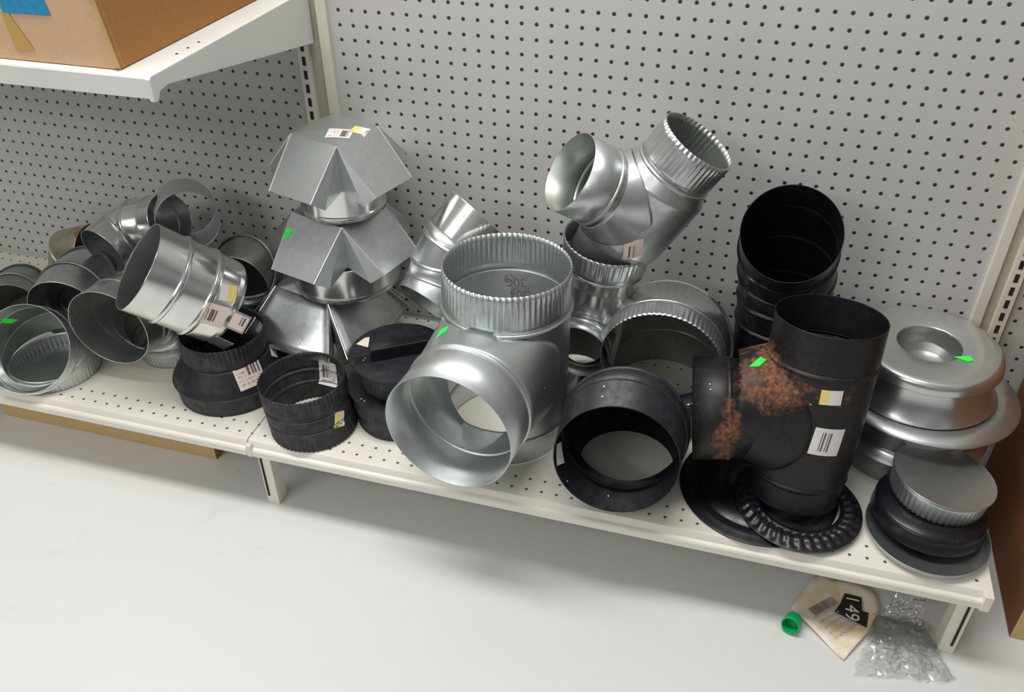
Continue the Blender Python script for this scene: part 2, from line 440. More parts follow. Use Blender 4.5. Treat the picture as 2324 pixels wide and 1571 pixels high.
foot(46.45,47.4,'cream slotted foot of the shelf at the right end, behind the plastic bag',47.1)
# upper shelf with bracket
t=thing('wall_shelf',(-24,-9,24.4),'white steel upper shelf at top left holding the large cardboard box','shelf')
prof=[(-.5,25.65),(-17.7,25.65),(-17.85,25.6),(-17.9,25.5),(-17.9,24.45),(-17.7,24.4),(-17.6,24.45),(-17.6,25.5),(-.5,25.52)]
n=len(prof); vs=[(x,y,z) for x in (-47.5,-.35) for y,z in prof]
mk('deck',vs,[(k,(k+1)%n,n+(k+1)%n,n+k) for k in range(n)]+[tuple(range(n))[::-1],tuple(range(n,2*n))],'white',t,smooth=False)
pr_=[(-.3,25.75),(-17.9,25.7),(-18.05,25.55),(-18.05,24.35),(-17.75,24.3),(-17.4,24.75),(-16.6,24.85),(-.3,22.2)]
n=len(pr_); vs=[(x,y,z) for x in (-.34,.0) for y,z in pr_]
mk('bracket',vs,[(k,(k+1)%n,n+(k+1)%n,n+k) for k in range(n)]+[tuple(range(n))[::-1],tuple(range(n,2*n))],'white',t,smooth=False,bev=.05)
for k in range(3):
    v,f=disc((-.9-k*.35*0,-14.2+k*1.1,25.67),(0,0,1),.09,12); mk('screw_hole',v,f,'slot',t)
# ------------------------------------------------------------------ boxes
def carton(name,x0,x1,y0,y1,z0,z1,label,lean=0.,mats=('card','card_side')):
    t=thing(name,((x0+x1)/2,(y0+y1)/2,z0),label,'box')
    vs,fs=box(x0,x1,y0,y1,z0,z1)
    vs=[(x+(lean if z>z0 and x>x0 else 0),y,z) for x,y,z in vs]
    mi=[0,1,0,0,0,0]
    # faces: x0,x1,y0(front),y1,z0,z1
    me=mk('carton_body',vs,fs,None,t,smooth=False,mats=list(mats),midx=[1,1,0,0,0,0],bev=.08); return t
t=carton('cardboard_box',-24,-2.15,-17.4,-3,25.68,38,'large brown cardboard box with blue tape on the upper left shelf',-1.6)
v=[(-8.65,-17.44,28.2),(-5.6,-17.44,28.25),(-6.1,-17.44,31),(-8.9,-17.44,31)]; mk('blue_tape',v,[(0,1,2,3)],'blue',t,smooth=False)
v=[(-8.6,-17.44,26.2),(-7.35,-17.44,26.3),(-8.3,-17.44,28.2),(-8.75,-17.44,28.2)]; mk('packing_tape',v,[(0,1,2,3)],'tape_tan',t,smooth=False)
rr=random.Random(3); vs=[];fs=[]
for k in range(15):
    z=25.75+k*.55; x=-2.2-1.6*(z-25.7)/12.3; d=.10+.16*rr.random()
    vs+=[(x-.35,-17.42,z),(x-.02,-17.45-d,z+.1),(x+.05,-17.1,z)]
for k in range(14):
    a=3*k; fs+=[(a,a+1,a+4,a+3),(a+1,a+2,a+5,a+4)]
mk('crushed_edge',vs,fs,'card_tan',t,smooth=False)
t=carton('cardboard_box',50.9,67,-15,-.8,-ZF,14,'reddish brown cardboard box standing on the floor at the right edge',.0,('card_tan','card_red'))
t=carton('cardboard_box',-26,-5.9,-14.3,-6,-ZF,-2.4,'low tan cardboard box pushed under the left shelf',0.,('card_tan','card_side'))
# ------------------------------------------------------------------ big galvanized tee (A)
def stamp(txt,p,n,up,size,mat,parent,name,ex=.0):
    cu=bpy.data.curves.new(name,'FONT'); cu.body=txt; cu.size=size*S; cu.align_x='CENTER'; cu.align_y='CENTER'; cu.extrude=.006*S
    tmp=bpy.data.objects.new(name,cu); col.objects.link(tmp); bpy.context.view_layer.update()
    me=bpy.data.meshes.new_from_object(tmp.evaluated_get(bpy.context.evaluated_depsgraph_get())); col.objects.unlink(tmp); bpy.data.objects.remove(tmp)
    n=V(n).normalized(); up=V(up); up=(up-n*up.dot(n)).normalized(); rt=up.cross(n)
    r=parent
    while r.parent is not None: r=r.parent
    b=V(r['base'])
    for v in me.vertices:
        c=v.co/S; v.co=((V(p)+rt*c.x+up*c.y+n*c.z)-b)*S
    me.materials.clear(); me.materials.append(M[mat] if isinstance(mat,str) else mat)
    o=bpy.data.objects.new(name,me); col.objects.link(o); o.parent=parent; return o
A0=V((17.0,-11.3,.1)); AX=V((.01,.02,1)).normalized(); AR=4.1
Ab=V((-.10,-.995,.02)).normalized(); Ab0=A0+AX*6.6; 
tA=thing('pipe_tee',A0,'large galvanized steel tee standing upright, open branch toward the front','pipe fitting')
v,f=tee_main(A0,AX,[(1.9,AR-.02)]+bead(2.0,AR)+[(2.3,AR),(9.9,AR),(10.3,AR)],[(Ab0,Ab,3.98)])
A_body=mk('run_pipe',v,f,'galv_dull',tA,solid=SH)
v,f=loft(line(A0,AX,[(0,AR-.1),(1.8,AR-.08),(1.9,AR-.03)])); A_low=mk('lower_collar',v,f,'galv_dull',tA,solid=SH)
pipe('upper_bead',line(A0,AX,bead(10.35,AR+.03,.13,.16)),'galv',tA)
A_col=crimped('crimped_collar',A0,AX,10.45,13.1,AR+.03,AR-.02,'galv_dull',tA,amp=.10,ridges=72)
v,f=branch(A0,AX,AR,Ab0,Ab,3.98,[(4.6,3.98),(6.0,4.0)]+bead(6.2,4.02,.13)+[(6.5,4.03),(9.2,4.03)])
A_br=mk('branch_collar',v,f,'galv_dull',tA,solid=SH)
v,f=saddle(A0,AX,AR+.01,Ab0,Ab,6.0,4.02,3.7,4.02,p=.5); A_sd=mk('saddle',v,f,'galv_dull',tA,solid=.03)
# ------------------------------------------------------------------ black elbow (B)
tB=thing('pipe_elbow',(25.8,-13,0),'black steel elbow with its wide mouth toward the front, right of the large galvanized tee','pipe fitting')
B_body=pipe('bent_pipe',elbow([((25.8,-12.6,0),(0,0,1),3.15),((25.8,-12.7,1.4),(0,-.1,1),3.2),((25.85,-13.9,4.4),(.0,-.55,.83),3.6),((25.86,-15.9,5.8),(.05,-.9,.35),3.8),((25.8,-16.3,5.8),(.07,-.97,.1),3.78)]),'black',tB,solid=.05)
B_col=pipe('front_collar',[((25.8,-16.3,5.8),(.07,-.97,.1),3.76),((25.8,-18.05,5.08),(.09,-.98,.15),3.72)],'black',tB,solid=.05)
# ------------------------------------------------------------------ rusty black tee (C)
C0=V((36.5,-13.0,.75)); CX=V((.0,.17,.985)).normalized(); CR=3.12
Cb=V((-.985,-.12,-.10)).normalized(); Cb0=C0+CX*5.9
tC=thing('pipe_tee',C0,'black stove pipe tee with orange rust around its side branch, standing on the trim rings','pipe fitting')
v,f=tee_main(C0,CX,[(1.6,2.82)]+bead(1.8,2.84,.08)+[(2.0,2.86),(5.0,3.05),(9.4,CR)]+bead(9.6,CR,.10)+[(9.8,CR)],[(Cb0,Cb,3.02)])
C_body=mk('run_pipe',v,f,'rusty',tC,solid=SH)
C_low=pipe('lower_collar',line(C0,CX,[(0,2.7),(1.6,2.8)]),'rusty',tC)
C_top=pipe('upper_collar',line(C0,CX,[(9.8,CR),(12.15,CR)]),'rusty',tC)
v,f=branch(C0,CX,CR,Cb0,Cb,3.02,[(4.7,3.08)]+bead(4.9,3.12,.06)+[(5.1,3.14),(7.0,3.2)])
C_br=mk('side_branch',v,f,'rusty',tC,solid=SH)
v,f=saddle(C0,CX,3.09,Cb0,Cb,4.75,3.1,3.6,3.07,p=.55); C_sd=mk('saddle',v,f,'rusty',tC,solid=.01)
# trim rings beneath
def trim(c,r,rin,h,label,rope,mat,group=None):
    t=thing('trim_collar',c,label,'trim ring')
    prof=[(0,r),(.10,r+.02),(.16,r-.15),(.18,r-.3),(h*.8,r-.5),(h,r-.75),(h*.85,r-1.0),(h*.9,r-1.15),(h*1.1,r-1.2),(h*1.0,rin)]
    n=192; vs=[];fs=[]
    for j,(z,q) in enumerate(prof):
        for k in range(n):
            th=2*PI*k/n; zz=z
            if rope and j in (3,4,5,6): 
                s=math.sin(th*34+j*.9); zz+=.07*s; qq=q+.03*s
            else: qq=q
            vs.append(V(c)+V((qq*math.cos(th),qq*math.sin(th),zz)))
    for j in range(len(prof)-1):
        for k in range(n):
            k2=(k+1)%n; fs.append((j*n+k,j*n+k2,(j+1)*n+k2,(j+1)*n+k))
    mk('ring_plate',vs,fs,mat,t,solid=.03,sharp=70); return t
trim((34.4,-12.75,0.02),4.95,.3,  .32,'wide flat black trim ring lying on the deck under the rusty tee, reaching left',False,'black_gloss')
trim((36.9,-14.0,.36),3.8,2.45,.42,'black trim ring with a rope pattern lying on top of the wide flat ring',True,'black_gloss')
# ------------------------------------------------------------------ black elbow behind (D)
tD=thing('pipe_elbow',(34.6,-4.2,0),'tall black stove pipe elbow, round mouth tipped forward, leaning at the pegboard','pipe fitting')
D_b=pipe('bent_pipe',elbow([((34.6,-4.2,0),(0,0,1),3.0),((34.3,-3.9,7.6),(-.03,0,1),3.0),((34.2,-3.8,9.3),(-.03,-.05,1),3.02),((34.0,-3.9,11.2),(0,-.35,.93),3.03),((33.8,-4.6,13.2),(0,-.62,.78),3.03)]+[((33.75,-4.9,13.6),(0,-.72,.7),3.0)],.12,.14),'black_gloss',tD)
D_c=pipe('mouth_collar',[((33.75,-4.9,13.6),(0,-.72,.7),3.0),((33.7,-6.25,15.15),(.01,-.76,.65),3.02)],'black_gloss',tD)
# ------------------------------------------------------------------ galvanized wye (E)
E0=V((21.75,-5.5,11.0)); E1=V((27.5,-5.2,20.0)); EM=(E1-E0).normalized(); EL=(E1-E0).length
Eo=E0+EM*5.0; E2=V((20.2,-7.9,18.3)); Eb=(E2-Eo).normalized(); Ebl=(E2-Eo).length; ER=2.5
tE=thing('pipe_wye',(22.1,-5.6,8),'galvanized Y-shaped fitting with two open arms, tilted against the pegboard','pipe fitting')
v,f=tee_main(E0,EM,[(-.2,2.1),(.8,2.25),(2.0,2.55),(3.0,2.9),(7.4,2.88),(EL-2.55,ER)]+bead(EL-2.4,ER,.09),[(Eo,Eb,ER-.06)],n=160)
E_body=mk('run_pipe',v,f,'galv',tE,solid=SH)
E_cr=crimped('crimped_collar',E0,EM,EL-2.25,EL,ER,ER-.02,'galv',tE,amp=.08,ridges=48)
v,f=branch(E0,EM,2.95,Eo,Eb,ER-.06,[(Ebl-2.4,ER-.04)]+bead(Ebl-2.2,ER-.02,.09)+[(Ebl-2.0,ER),(Ebl,ER)])
E_br=mk('branch_pipe',v,f,'galv',tE,solid=SH)
v,f=saddle(E0,EM,2.9,Eo,Eb,Ebl-2.5,ER-.03,2.9,2.9,p=.8); E_sd=mk('saddle',v,f,'galv',tE,solid=.01)
# fitting under the wye (F)
F0=V((20.7,-4.75,.42)); FX=V((.145,-.07,1)).normalized()
tF=thing('pipe_tee',F0,'galvanized tee standing behind the large tee, its crimped top ring holding the wye','pipe fitting')
Fb=V((-.05,-.99,-.1)).normalized(); Fo=F0+FX*5.6
v,f=tee_main(F0,FX,[(0,2.3),(9.6,2.5)]+bead(10.7,2.72,.13,.15),[(Fo,Fb,2.1)],n=128)
F_body=mk('run_pipe',v,f,'galv_shiny',tF,solid=SH)
crimped('crimped_ring',F0,FX,10.85,12.6,2.8,3.0,'galv',tF,amp=.09,ridges=48)
v,f=branch(F0,FX,2.45,Fo,Fb,2.1,[(2.6,2.1)]+bead(2.75,2.1,.1)+[(3.0,2.12),(3.7,2.15)])
mk('branch_collar',v,f,'galv',tF,solid=SH)
# small black pan below F
t=thing('end_cap',(22.5,-9.0,0),'small black end cap on the deck between the large tee and the black elbow','end cap')
v,f=lathe((22.5,-9.0,0),(0,0,1),[(0,1.3),(1.5,1.3),(1.6,1.4),(1.7,1.3),(1.62,.02)]); mk('cap_body',v,f,'black',t,solid=.03)
# ------------------------------------------------------------------ galvanized elbow with crimped mouth (G)
tG=thing('pipe_elbow',(26.7,-3.5,0),'galvanized elbow with a crimped mouth showing the deck through it, behind the black elbow','pipe fitting')
G_n=V((.0,-.99,-.06)).normalized(); G_e=V((27.05,-10.1,6.75))
G_b=pipe('bent_pipe',elbow([((26.9,-4.1,0),(0,0,1),3.6),((26.95,-4.5,2.4),(0,-.15,1),3.9),((27.05,-6.7,5.8),(-.04,-.82,.55),4.35),(G_e-G_n*1.5,G_n,4.0)],.13,.16)+[(G_e-G_n*1.4,G_n,3.98)],'galv_shiny',tG)
crimped('crimped_mouth',G_e,G_n,-1.4,0,3.98,3.92,'galv',tG,amp=.07,ridges=72)
# ------------------------------------------------------------------ chimney caps
def chimney_cap(c,zr,za,rr,ra,front,halfang,colr,zc,label,mat,bulge=.0,colbase=None):
    t=thing('chimney_cap',(c[0],c[1],zc),label,'chimney cap')
    cx,cy=c; O=V((cx,cy,0))
    def P(a,r,z): return V((cx+r*math.cos(math.radians(a)),cy+r*math.sin(math.radians(a)),z))
    vs=[];fs=[]
    apex=[P(front+90*k,ra,za) for k in range(4)]; top=V((cx,cy,za+.12))
    # domed top
    base=len(vs); vs.append(top)
    K=8
    for k in range(4):
        for j in range(K):
            s=j/K; a=apex[k].lerp(apex[(k+1)%4],s); vs.append(a+ (a-V((cx,cy,a.z)))*(.04*math.sin(PI*s)))
    for j in range(4*K): fs.append((0,1+j,1+(j+1)%(4*K)))
    for k in range(4):   # petals
        a0=front+90*k+halfang; a1=front+90*(k+1)-halfang; off=len(vs); R_=6
        for i in range(R_+1):
            q=i/R_
            for j in range(K+1):
                s=j/K; a=apex[k].lerp(apex[(k+1)%4],s); a=a+(a-V((cx,cy,a.z)))*(.04*math.sin(PI*s))
                b0=P(a0,rr,zr); b1=P(a1,rr,zr); b=b0.lerp(b1,s); b=b+(b-V((cx,cy,b.z)))*(bulge*math.sin(PI*s))
                vs.append(a.lerp(b,q)+V((0,0,.0)))
        for i in range(R_):
            for j in range(K): A=off+i*(K+1)+j; fs.append((A,A+1,A+K+2,A+K+1))
    for k in range(4):   # pleats folded inward
        a=apex[k]; L=P(front+90*k-halfang,rr,zr); Rr=P(front+90*k+halfang,rr,zr)
        m=P(front+90*k,rr*.62,zr-.0); l2=P(front+90*k-halfang*.62,rr*.93,zr-.55); r2=P(front+90*k+halfang*.62,rr*.93,zr-.55)
        off=len(vs); vs+=[a,L,l2,m,r2,Rr]; fs+=[(off,off+1,off+2,off+3),(off,off+3,off+4,off+5)]
    hood=mk('hood',vs,fs,mat,t,solid=.03,smooth=bulge>0,sharp=22)
    for k in range(4):
        a=apex[k]
        for sg in (-1,1):
            ev=[];ef=[]; b=P(front+90*k+sg*halfang,rr,zr); d=(b-a).normalized(); _,u,w=frame(d); o=len(ev)
            for q in (a,b):
                for m_ in range(6): ev.append(q+u*(.055*math.cos(PI*m_/3))+w*(.055*math.sin(PI*m_/3)))
            for m_ in range(6): ef.append((o+m_,o+(m_+1)%6,o+6+(m_+1)%6,o+6+m_))
            mk('crease_highlight',ev,ef,'screw',t)  # strip along the fold, bright to paint the crease highlight
    cb=colbase if colbase else c
    prof=[(0,colr-.02)]+bead(.35,colr-.02,.03,.1)+[(zr-zc-.1,colr)]
    cl=pipe('collar',line((cb[0],cb[1],zc),(0,0,1),prof),'galv_shiny',t,n=112)
    L=[]
    for k in range(4):
        a=math.radians(front+45+90*k); p0=V((cb[0]+colr*.97*math.cos(a),cb[1]+colr*.97*math.sin(a),zr-.6)); p1=V((cx+ra*.8*math.cos(a),cy+ra*.8*math.sin(a),za-1.3))
        w=V((-math.sin(a),math.cos(a),0))*.3; d=V((math.cos(a),math.sin(a),0))*.04
        o=mk('strut',[p0-w,p0+w,p1+w,p1-w],[(0,1,2,3)],'galv',t,solid=.04,smooth=False)
    return t,hood,cl
capA,hA,cA=chimney_cap((3.5,-5.55),15.3,18.3,5.2,2.85,-62,24,2.98,12.75,'top galvanized chimney cap of the stack of three, barcode label on its crown','galv_dull')
capB,hB,cB=chimney_cap((2.95,-5.55),9.5,12.5,5.7,3.2,-60,25,3.9,6.7,'middle galvanized chimney cap of the stack, green sticker on its left panel','galv_dull')
capC,hC,cC=chimney_cap((1.0,-6.0),3.15,6.45,6.3,3.4,-57,6,3.0,0.0,'widest and lowest galvanized chimney cap of the stack, its hood close to the deck','galv',bulge=.10,colbase=(1.0,-5.4))
for p in ((.35,-11.1,3.75),(.7,-11.0,4.0)): pass
# ------------------------------------------------------------------ big leaning reducer (I)
I0=V((-10.3,-11.6,8.95)); IX=V((.61,.46,-.64)).normalized()
I0=V((30.76,-55.72,40.95)); I0=I0+(V((-10.2,-11.75,9.05))-I0)*.93
tI=thing('pipe_adapter',(-5.2,-12.4,5),'large galvanized adapter leaning on the black reducer, three price labels on its right side','pipe fitting')
IR=3.1
I_b=pipe('ribbed_pipe',line(I0,IX,[(0,IR)]+bead(2.14,IR-.02,.13,.17)+[(2.4,IR)]+bead(4.2,IR,.13,.17)+[(4.5,IR-.02)]),'galv_shiny',tI)
I_t=pipe('tapered_end',line(I0,IX,[(4.5,IR-.02),(5.8,IR-.05),(6.2,IR-.15),(6.45,IR-.4)]),'galv_shiny',tI)
# ------------------------------------------------------------------ black reducer (J)
J0=V((-4.2,-12.1,0)); tJ=thing('pipe_reducer',J0,'black steel reducer with crimped top and white shoulder label, wide end down on the deck','pipe fitting')
J_r=pipe('wide_ring',line(J0,(0,0,1),[(0,3.95),(1.25,4.05)]+bead(1.45,4.08,.08,.1)),'black_grey',tJ)
J_c=pipe('cone',line(J0,(0,0,1),[(1.55,4.08),(2.0,3.85),(3.1,3.15),(3.3,3.05)]),'black',tJ)
crimped('crimped_collar',J0,(0,0,1),3.3,5.0,3.08,3.0,'black_grey',tJ,amp=.09,ridges=56)
# ------------------------------------------------------------------ black coupling (K)
K0=V((3.85,-14.75,0.05)); KX=(V((3.1,-14.3,3.75))-K0); KL=KX.length; KX.normalize(); KR=3.03; KN=(-.03,.0,1)
tK=thing('pipe_coupling',K0,'short open black coupling crimped at both edges, on the shelf front by the seam','pipe fitting')
def kr(t,r): return (K0+KX*t,KN,r)
crimped('lower_crimped_edge',K0,KX,1.25,0,KR,KR+.02,'black_grey',tK,amp=.08,ridges=60,nn_=KN)
K_m=pipe('middle_band',[kr(t,r) for t,r in [(1.25,KR)]+bead(1.4,KR,-.09,.1)+[(1.6,KR)]+bead(2.35,KR,-.09,.1)+[(2.5,KR)]],'black_grey',tK)
K_u=crimped('upper_crimped_edge',K0,KX,2.5,KL,KR,KR-.03,'black_grey',tK,amp=.08,ridges=60,nn_=KN)
# ------------------------------------------------------------------ black clean out caps (L)
def cleanout(c,r,rb,h,label,handle,crimp_end):
    t=thing('clean_out_cap',c,label,'end cap')
    z1=c[2]+h
    if crimp_end: crimped('crimped_skirt',(c[0],c[1],z1),(0,0,1),-.15,-h,rb,rb-.05,'black_grey',t,amp=.09,ridges=56)
    else:
        pipe('lower_skirt',line(c,(0,0,1),[(0,rb-.1)]+bead(.15,rb-.1,.06,.1)+[(h*.52,rb-.05)]),'black_grey',t)
        crimped('crimped_skirt',(c[0],c[1],z1),(0,0,1),-.15,-h*.5,rb+.12,rb+.15,'black_grey',t,amp=.09,ridges=56)
    v,f=lathe((c[0],c[1],z1),(0,0,1),[(-.12,rb),(-.05,r-.05),(.0,r),(.06,r-.04),(.06,rb),(.05,.02)]); lid=mk('lid',v,f,'black',t,sharp=30)
    if handle:
        a,b=handle; a=V(a);b=V(b); d=(b-a).normalized(); w=V((-d.y,d.x,0)).normalized()*.42; z=V((0,0,1))
        hh=1.0
        vs=[a-w,a+w,a+w+z*hh,a-w+z*hh,b-w,b+w,b+w+z*hh,b-w+z*hh]
        mk('handle',vs,[(0,1,2,3),(4,7,6,5),(0,3,7,4),(1,5,6,2),(3,2,6,7)],'black_gloss',t,smooth=False,bev=.06)
        e=a-d*1.1; mk('handle_flange',[a-w+z*.04,a+w+z*.04,e+w*.95+z*.04,e-w*.95+z*.04],[(0,1,2,3)],'black',t,solid=.05,smooth=False)
        rivet('rivet',a-d*.35+w*.3+z*.08,(0,0,1),t,.06); rivet('rivet',a-d*.5-w*.2+z*.08,(0,0,1),t,.06)
    else:
        rivet('rivet',(c[0]-1.6,c[1]-2.6,z1+.07),(0,0,1),t,.07); rivet('rivet',(c[0]-1.3,c[1]-2.75,z1+.07),(0,0,1),t,.07)
    return t,lid
L2,L2l=cleanout((9.3,-12.0,0),3.5,3.1,3.0,'lower black clean out cap on the deck, under the one with a handle',None,False)
L1,L1l=cleanout((9.5,-11.8,3.1),3.42,2.85,2.3,'upper black clean out cap with a square handle across its lid',((8.0,-13.1,5.42),(12.3,-10.3,5.42)),True)
# ------------------------------------------------------------------ left pile of elbows (M)
t=M1=thing('pipe_elbow',(-18.6,-15,0),'short galvanized elbow with a green sticker inside, front left on the shelf','pipe fitting')
M1a=pipe('bent_pipe',elbow([((-18.3,-14.2,1.2),(.05,-.1,1),3.22),((-18.35,-14.6,2.2),(.1,-.4,.9),3.25),((-18.45,-15.6,2.75),(.22,-.7,.65),3.25),((-18.5,-16.2,3.25),(.25,-.77,.59),3.3)],.08,.1),'galv',t)
crimped('crimped_end',(-18.3,-14.2,1.2),(.0,0,1),0,-1.2,3.22,3.15,'galv_dull',t,amp=.08,ridges=56)
v,f=disc((-18.3,-14.2,.25),(0,0,1),3.1); mk('shade_disc',v,f,'galv_dark',M1)  # dark disc added to put shade inside the elbow
t=M2=thing('pipe_elbow',(-10.9,-9.2,0),'galvanized elbow with wide smooth mouth facing front, under the big adapter','pipe fitting')
M2a=pipe('bent_pipe',elbow([((-12.2,-14.25,4.95),(.07,-1,.01),3.1),((-12.0,-12.3,4.9),(.0,-1,.0),3.05),((-11.8,-11.2,4.7),(-.1,-.95,.3),3.0),((-11.4,-9.9,3.6),(-.1,-.6,.8),2.95),((-11.0,-9.3,1.6),(0,0,1),2.9),((-10.95,-9.25,1.3),(0,0,1),2.9)],.1,.12),'galv',t)
crimped('crimped_end',(-10.95,-9.25,1.3),(0,0,1),0,-1.3,2.9,2.85,'galv',t,amp=.08,ridges=56)
t=M3=thing('pipe_elbow',(-19.5,-6.3,0),'galvanized elbow behind the front left one, beaded hood and open dark mouth','pipe fitting')
M3a=pipe('bent_pipe',elbow([((-18.9,-11.2,3.2),(.2,-.97,-.1),2.95),((-19.1,-9.8,3.6),(.15,-.9,.2),3.0),((-19.2,-8.6,4.1),(0,-.7,.65),3.1),((-19.4,-6.9,2.6),(0,-.15,1),3.0),((-19.5,-6.6,0),(0,0,1),3.0)],.1,.13),'galv',t)
t=M4=thing('pipe_elbow',(-27.3,-6,0),'dark galvanized elbow cut by the left edge of the photo','pipe fitting')
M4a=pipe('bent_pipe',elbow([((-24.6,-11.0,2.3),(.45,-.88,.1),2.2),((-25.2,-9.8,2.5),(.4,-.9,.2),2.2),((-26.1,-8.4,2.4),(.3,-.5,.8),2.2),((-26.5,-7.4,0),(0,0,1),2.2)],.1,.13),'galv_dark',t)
t=M5=thing('pipe_elbow',(-25.2,-3.2,0),'small brown-stained elbow by the pegboard at the far left of the pile','pipe fitting')
M5a=pipe('bent_pipe',elbow([((-25.0,-3.2,0),(0,0,1),2.2),((-24.8,-3.2,1.8),(.1,0,1),2.2),((-24.1,-3.2,3.4),(.7,0,.7),2.2),((-22.2,-3.3,4.0),(1,0,.0),2.2)],.1,.12),'galv_brassy',t)
t=M6=thing('pipe_tee',(-15,-4.5,3),'galvanized tee leaning on the pegboard with its round through-hole showing the pegboard','pipe fitting')
Rc=V((-10.2,-5.3,9.9)); Rn=V((.60,-.74,.12)).normalized(); Td=V((-.90,.10,-.36)).normalized()
v,f=tee_main(Rc,Rn,[(-2.1,2.25),(1.5,2.3)],[(Rc,Td,2.1)],n=128); M6r=mk('run_pipe',v,f,'galv_dull',t,solid=SH)
M6b=pipe('branch_pipe',elbow([((-16.6,-8.0,7.2),(.2,.95,.2),2.05),((-16.1,-6.3,7.7),(.5,.8,.3),2.05),((-14.9,-5.2,8.3),(.93,.1,.34),2.05),(Rc+Td*3.4,-Td,2.05),(Rc+Td*1.9,-Td,2.05)],.1,.12),'galv_shiny',t)
t=M8=thing('pipe_elbow',(-6,-3.5,0),'dark galvanized elbow in the shade between the big adapter and the chimney caps','pipe fitting')
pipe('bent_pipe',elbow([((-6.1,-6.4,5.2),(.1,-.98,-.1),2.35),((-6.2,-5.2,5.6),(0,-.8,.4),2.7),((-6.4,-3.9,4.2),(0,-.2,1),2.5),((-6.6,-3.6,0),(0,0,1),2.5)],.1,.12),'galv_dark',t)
# ------------------------------------------------------------------ elbow behind the tee (N)
t=Nn=thing('pipe_elbow',(11.4,-6.2,5),'galvanized elbow between the chimney caps and the large tee, collar up and dark mouth down','pipe fitting')
N_b=pipe('bent_pipe',elbow([((10.35,-8.2,7.1),(.35,.75,.55),2.35),((10.8,-7.1,8.2),(.2,.6,.8),2.3),((11.2,-6.4,9.8),(.1,.25,.97),2.3),((11.85,-6.0,11.1),(.4,.3,.85),2.3),((12.05,-5.85,11.35),(.5,.45,.7),2.3)],.1,.12),'galv',t)
N_c=pipe('collar',[((12.05,-5.85,11.35),(.5,.45,.7),2.32),((13.2,-4.75,12.95),(.52,.55,.62),2.42)],'galv_shiny',t)
# ------------------------------------------------------------------ right stack (O)
t=O1=thing('roof_vent_cap',(43.3,-5.5,5.0),'round spun metal vent cap on top of the right stack, dished centre, green sticker','vent cap')
def arc(z0,r0,z1,r1,bz,br,n=8): return [((z0*(1-s)**2+2*bz*s*(1-s)+z1*s*s),(r0*(1-s)**2+2*br*s*(1-s)+r1*s*s)) for s in [i/n for i in range(n+1)]]
Oc=(43.3,-5.55,0)
v,f=lathe(Oc,(0,0,1),[(8.2,1.93),(8.30,1.95),(8.34,2.0),(8.33,3.7),(8.36,3.9)]+arc(8.36,3.95,7.75,4.5,8.36,4.5)+[(7.6,4.52),(7.5,4.42)]); O1l=mk('lid',v,f,'spun',t,sharp=50)
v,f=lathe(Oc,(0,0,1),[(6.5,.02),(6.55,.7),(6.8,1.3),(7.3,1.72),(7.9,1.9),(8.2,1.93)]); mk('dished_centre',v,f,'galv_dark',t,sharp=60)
v,f=lathe(Oc,(0,0,1),[(7.5,4.4),(7.3,4.05)]+arc(7.2,4.05,5.35,4.72,6.2,4.15)+[(5.3,4.78),(5.2,4.72)]); O1s=mk('flared_skirt',v,f,'spun',t,sharp=50)
t=O2=thing('roof_vent_cap',(43.5,-5.5,0),'round galvanized vent base with a wide rim, bottom of the right stack','vent cap')
Od=(43.75,-5.6,0)
v,f=lathe(Od,(0,0,1),[(4.7,5.75),(4.85,5.8),(5.0,5.65),(5.15,4.9),(5.15,4.0)]); O2t=mk('wide_rim',v,f,'galv',t,sharp=50,solid=.03)
v,f=lathe((43.4,-5.6,0),(0,0,1),[(4.9,4.45),(2.6,4.45),(2.3,4.6),(2.1,5.0),(2.0,5.1),(1.9,5.0),(1.7,4.75)]); O2w=mk('drum',v,f,'spun',t,sharp=50)
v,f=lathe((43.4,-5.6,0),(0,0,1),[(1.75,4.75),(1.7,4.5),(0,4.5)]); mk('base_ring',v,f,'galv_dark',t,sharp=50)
# ------------------------------------------------------------------ front right stack (P)
t=P3=thing('storm_collar',(44.4,-13.9,0),'shallow galvanized dish on the deck at the front right, bottom of its stack','dish')
Pn=V((0,0,1))
v,f=lathe((44.4,-14.15,.05),Pn,[(0,.02),(.03,3.2),(.25,3.42),(.55,3.5),(.6,3.55)]); mk('dish',v,f,'galv_dull',t,sharp=60,solid=.03)
t=P2=thing('trim_collar',(44.4,-13.2,.5),'plain black ring between the galvanized dish and the clear-topped end cap','trim ring')
v,f=lathe((44.45,-13.0,.55),(.03,.03,1),[(0,3.0),(.1,3.3),(1.0,3.22),(1.25,3.05),(1.27,.02)]); mk('ring',v,f,'black_gloss',t,sharp=60,solid=.03)
t=P1=thing('end_cap',(44.9,-12.0,1.7),'round galvanized end cap with a cloudy flat lid, top of the front right stack','end cap')
v,f=lathe((44.85,-12.1,3.35),(.08,.03,1),[(-.1,2.9),(.02,2.98),(.08,2.95),(.05,2.85),(.03,.02)]); P1l=mk('lid',v,f,'galv',t,sharp=40)
crimped('crimped_skirt',(44.85,-12.1,3.35),(.08,.03,1),-.1,-1.5,2.85,2.75,'galv_dull',t,amp=.07,ridges=52)
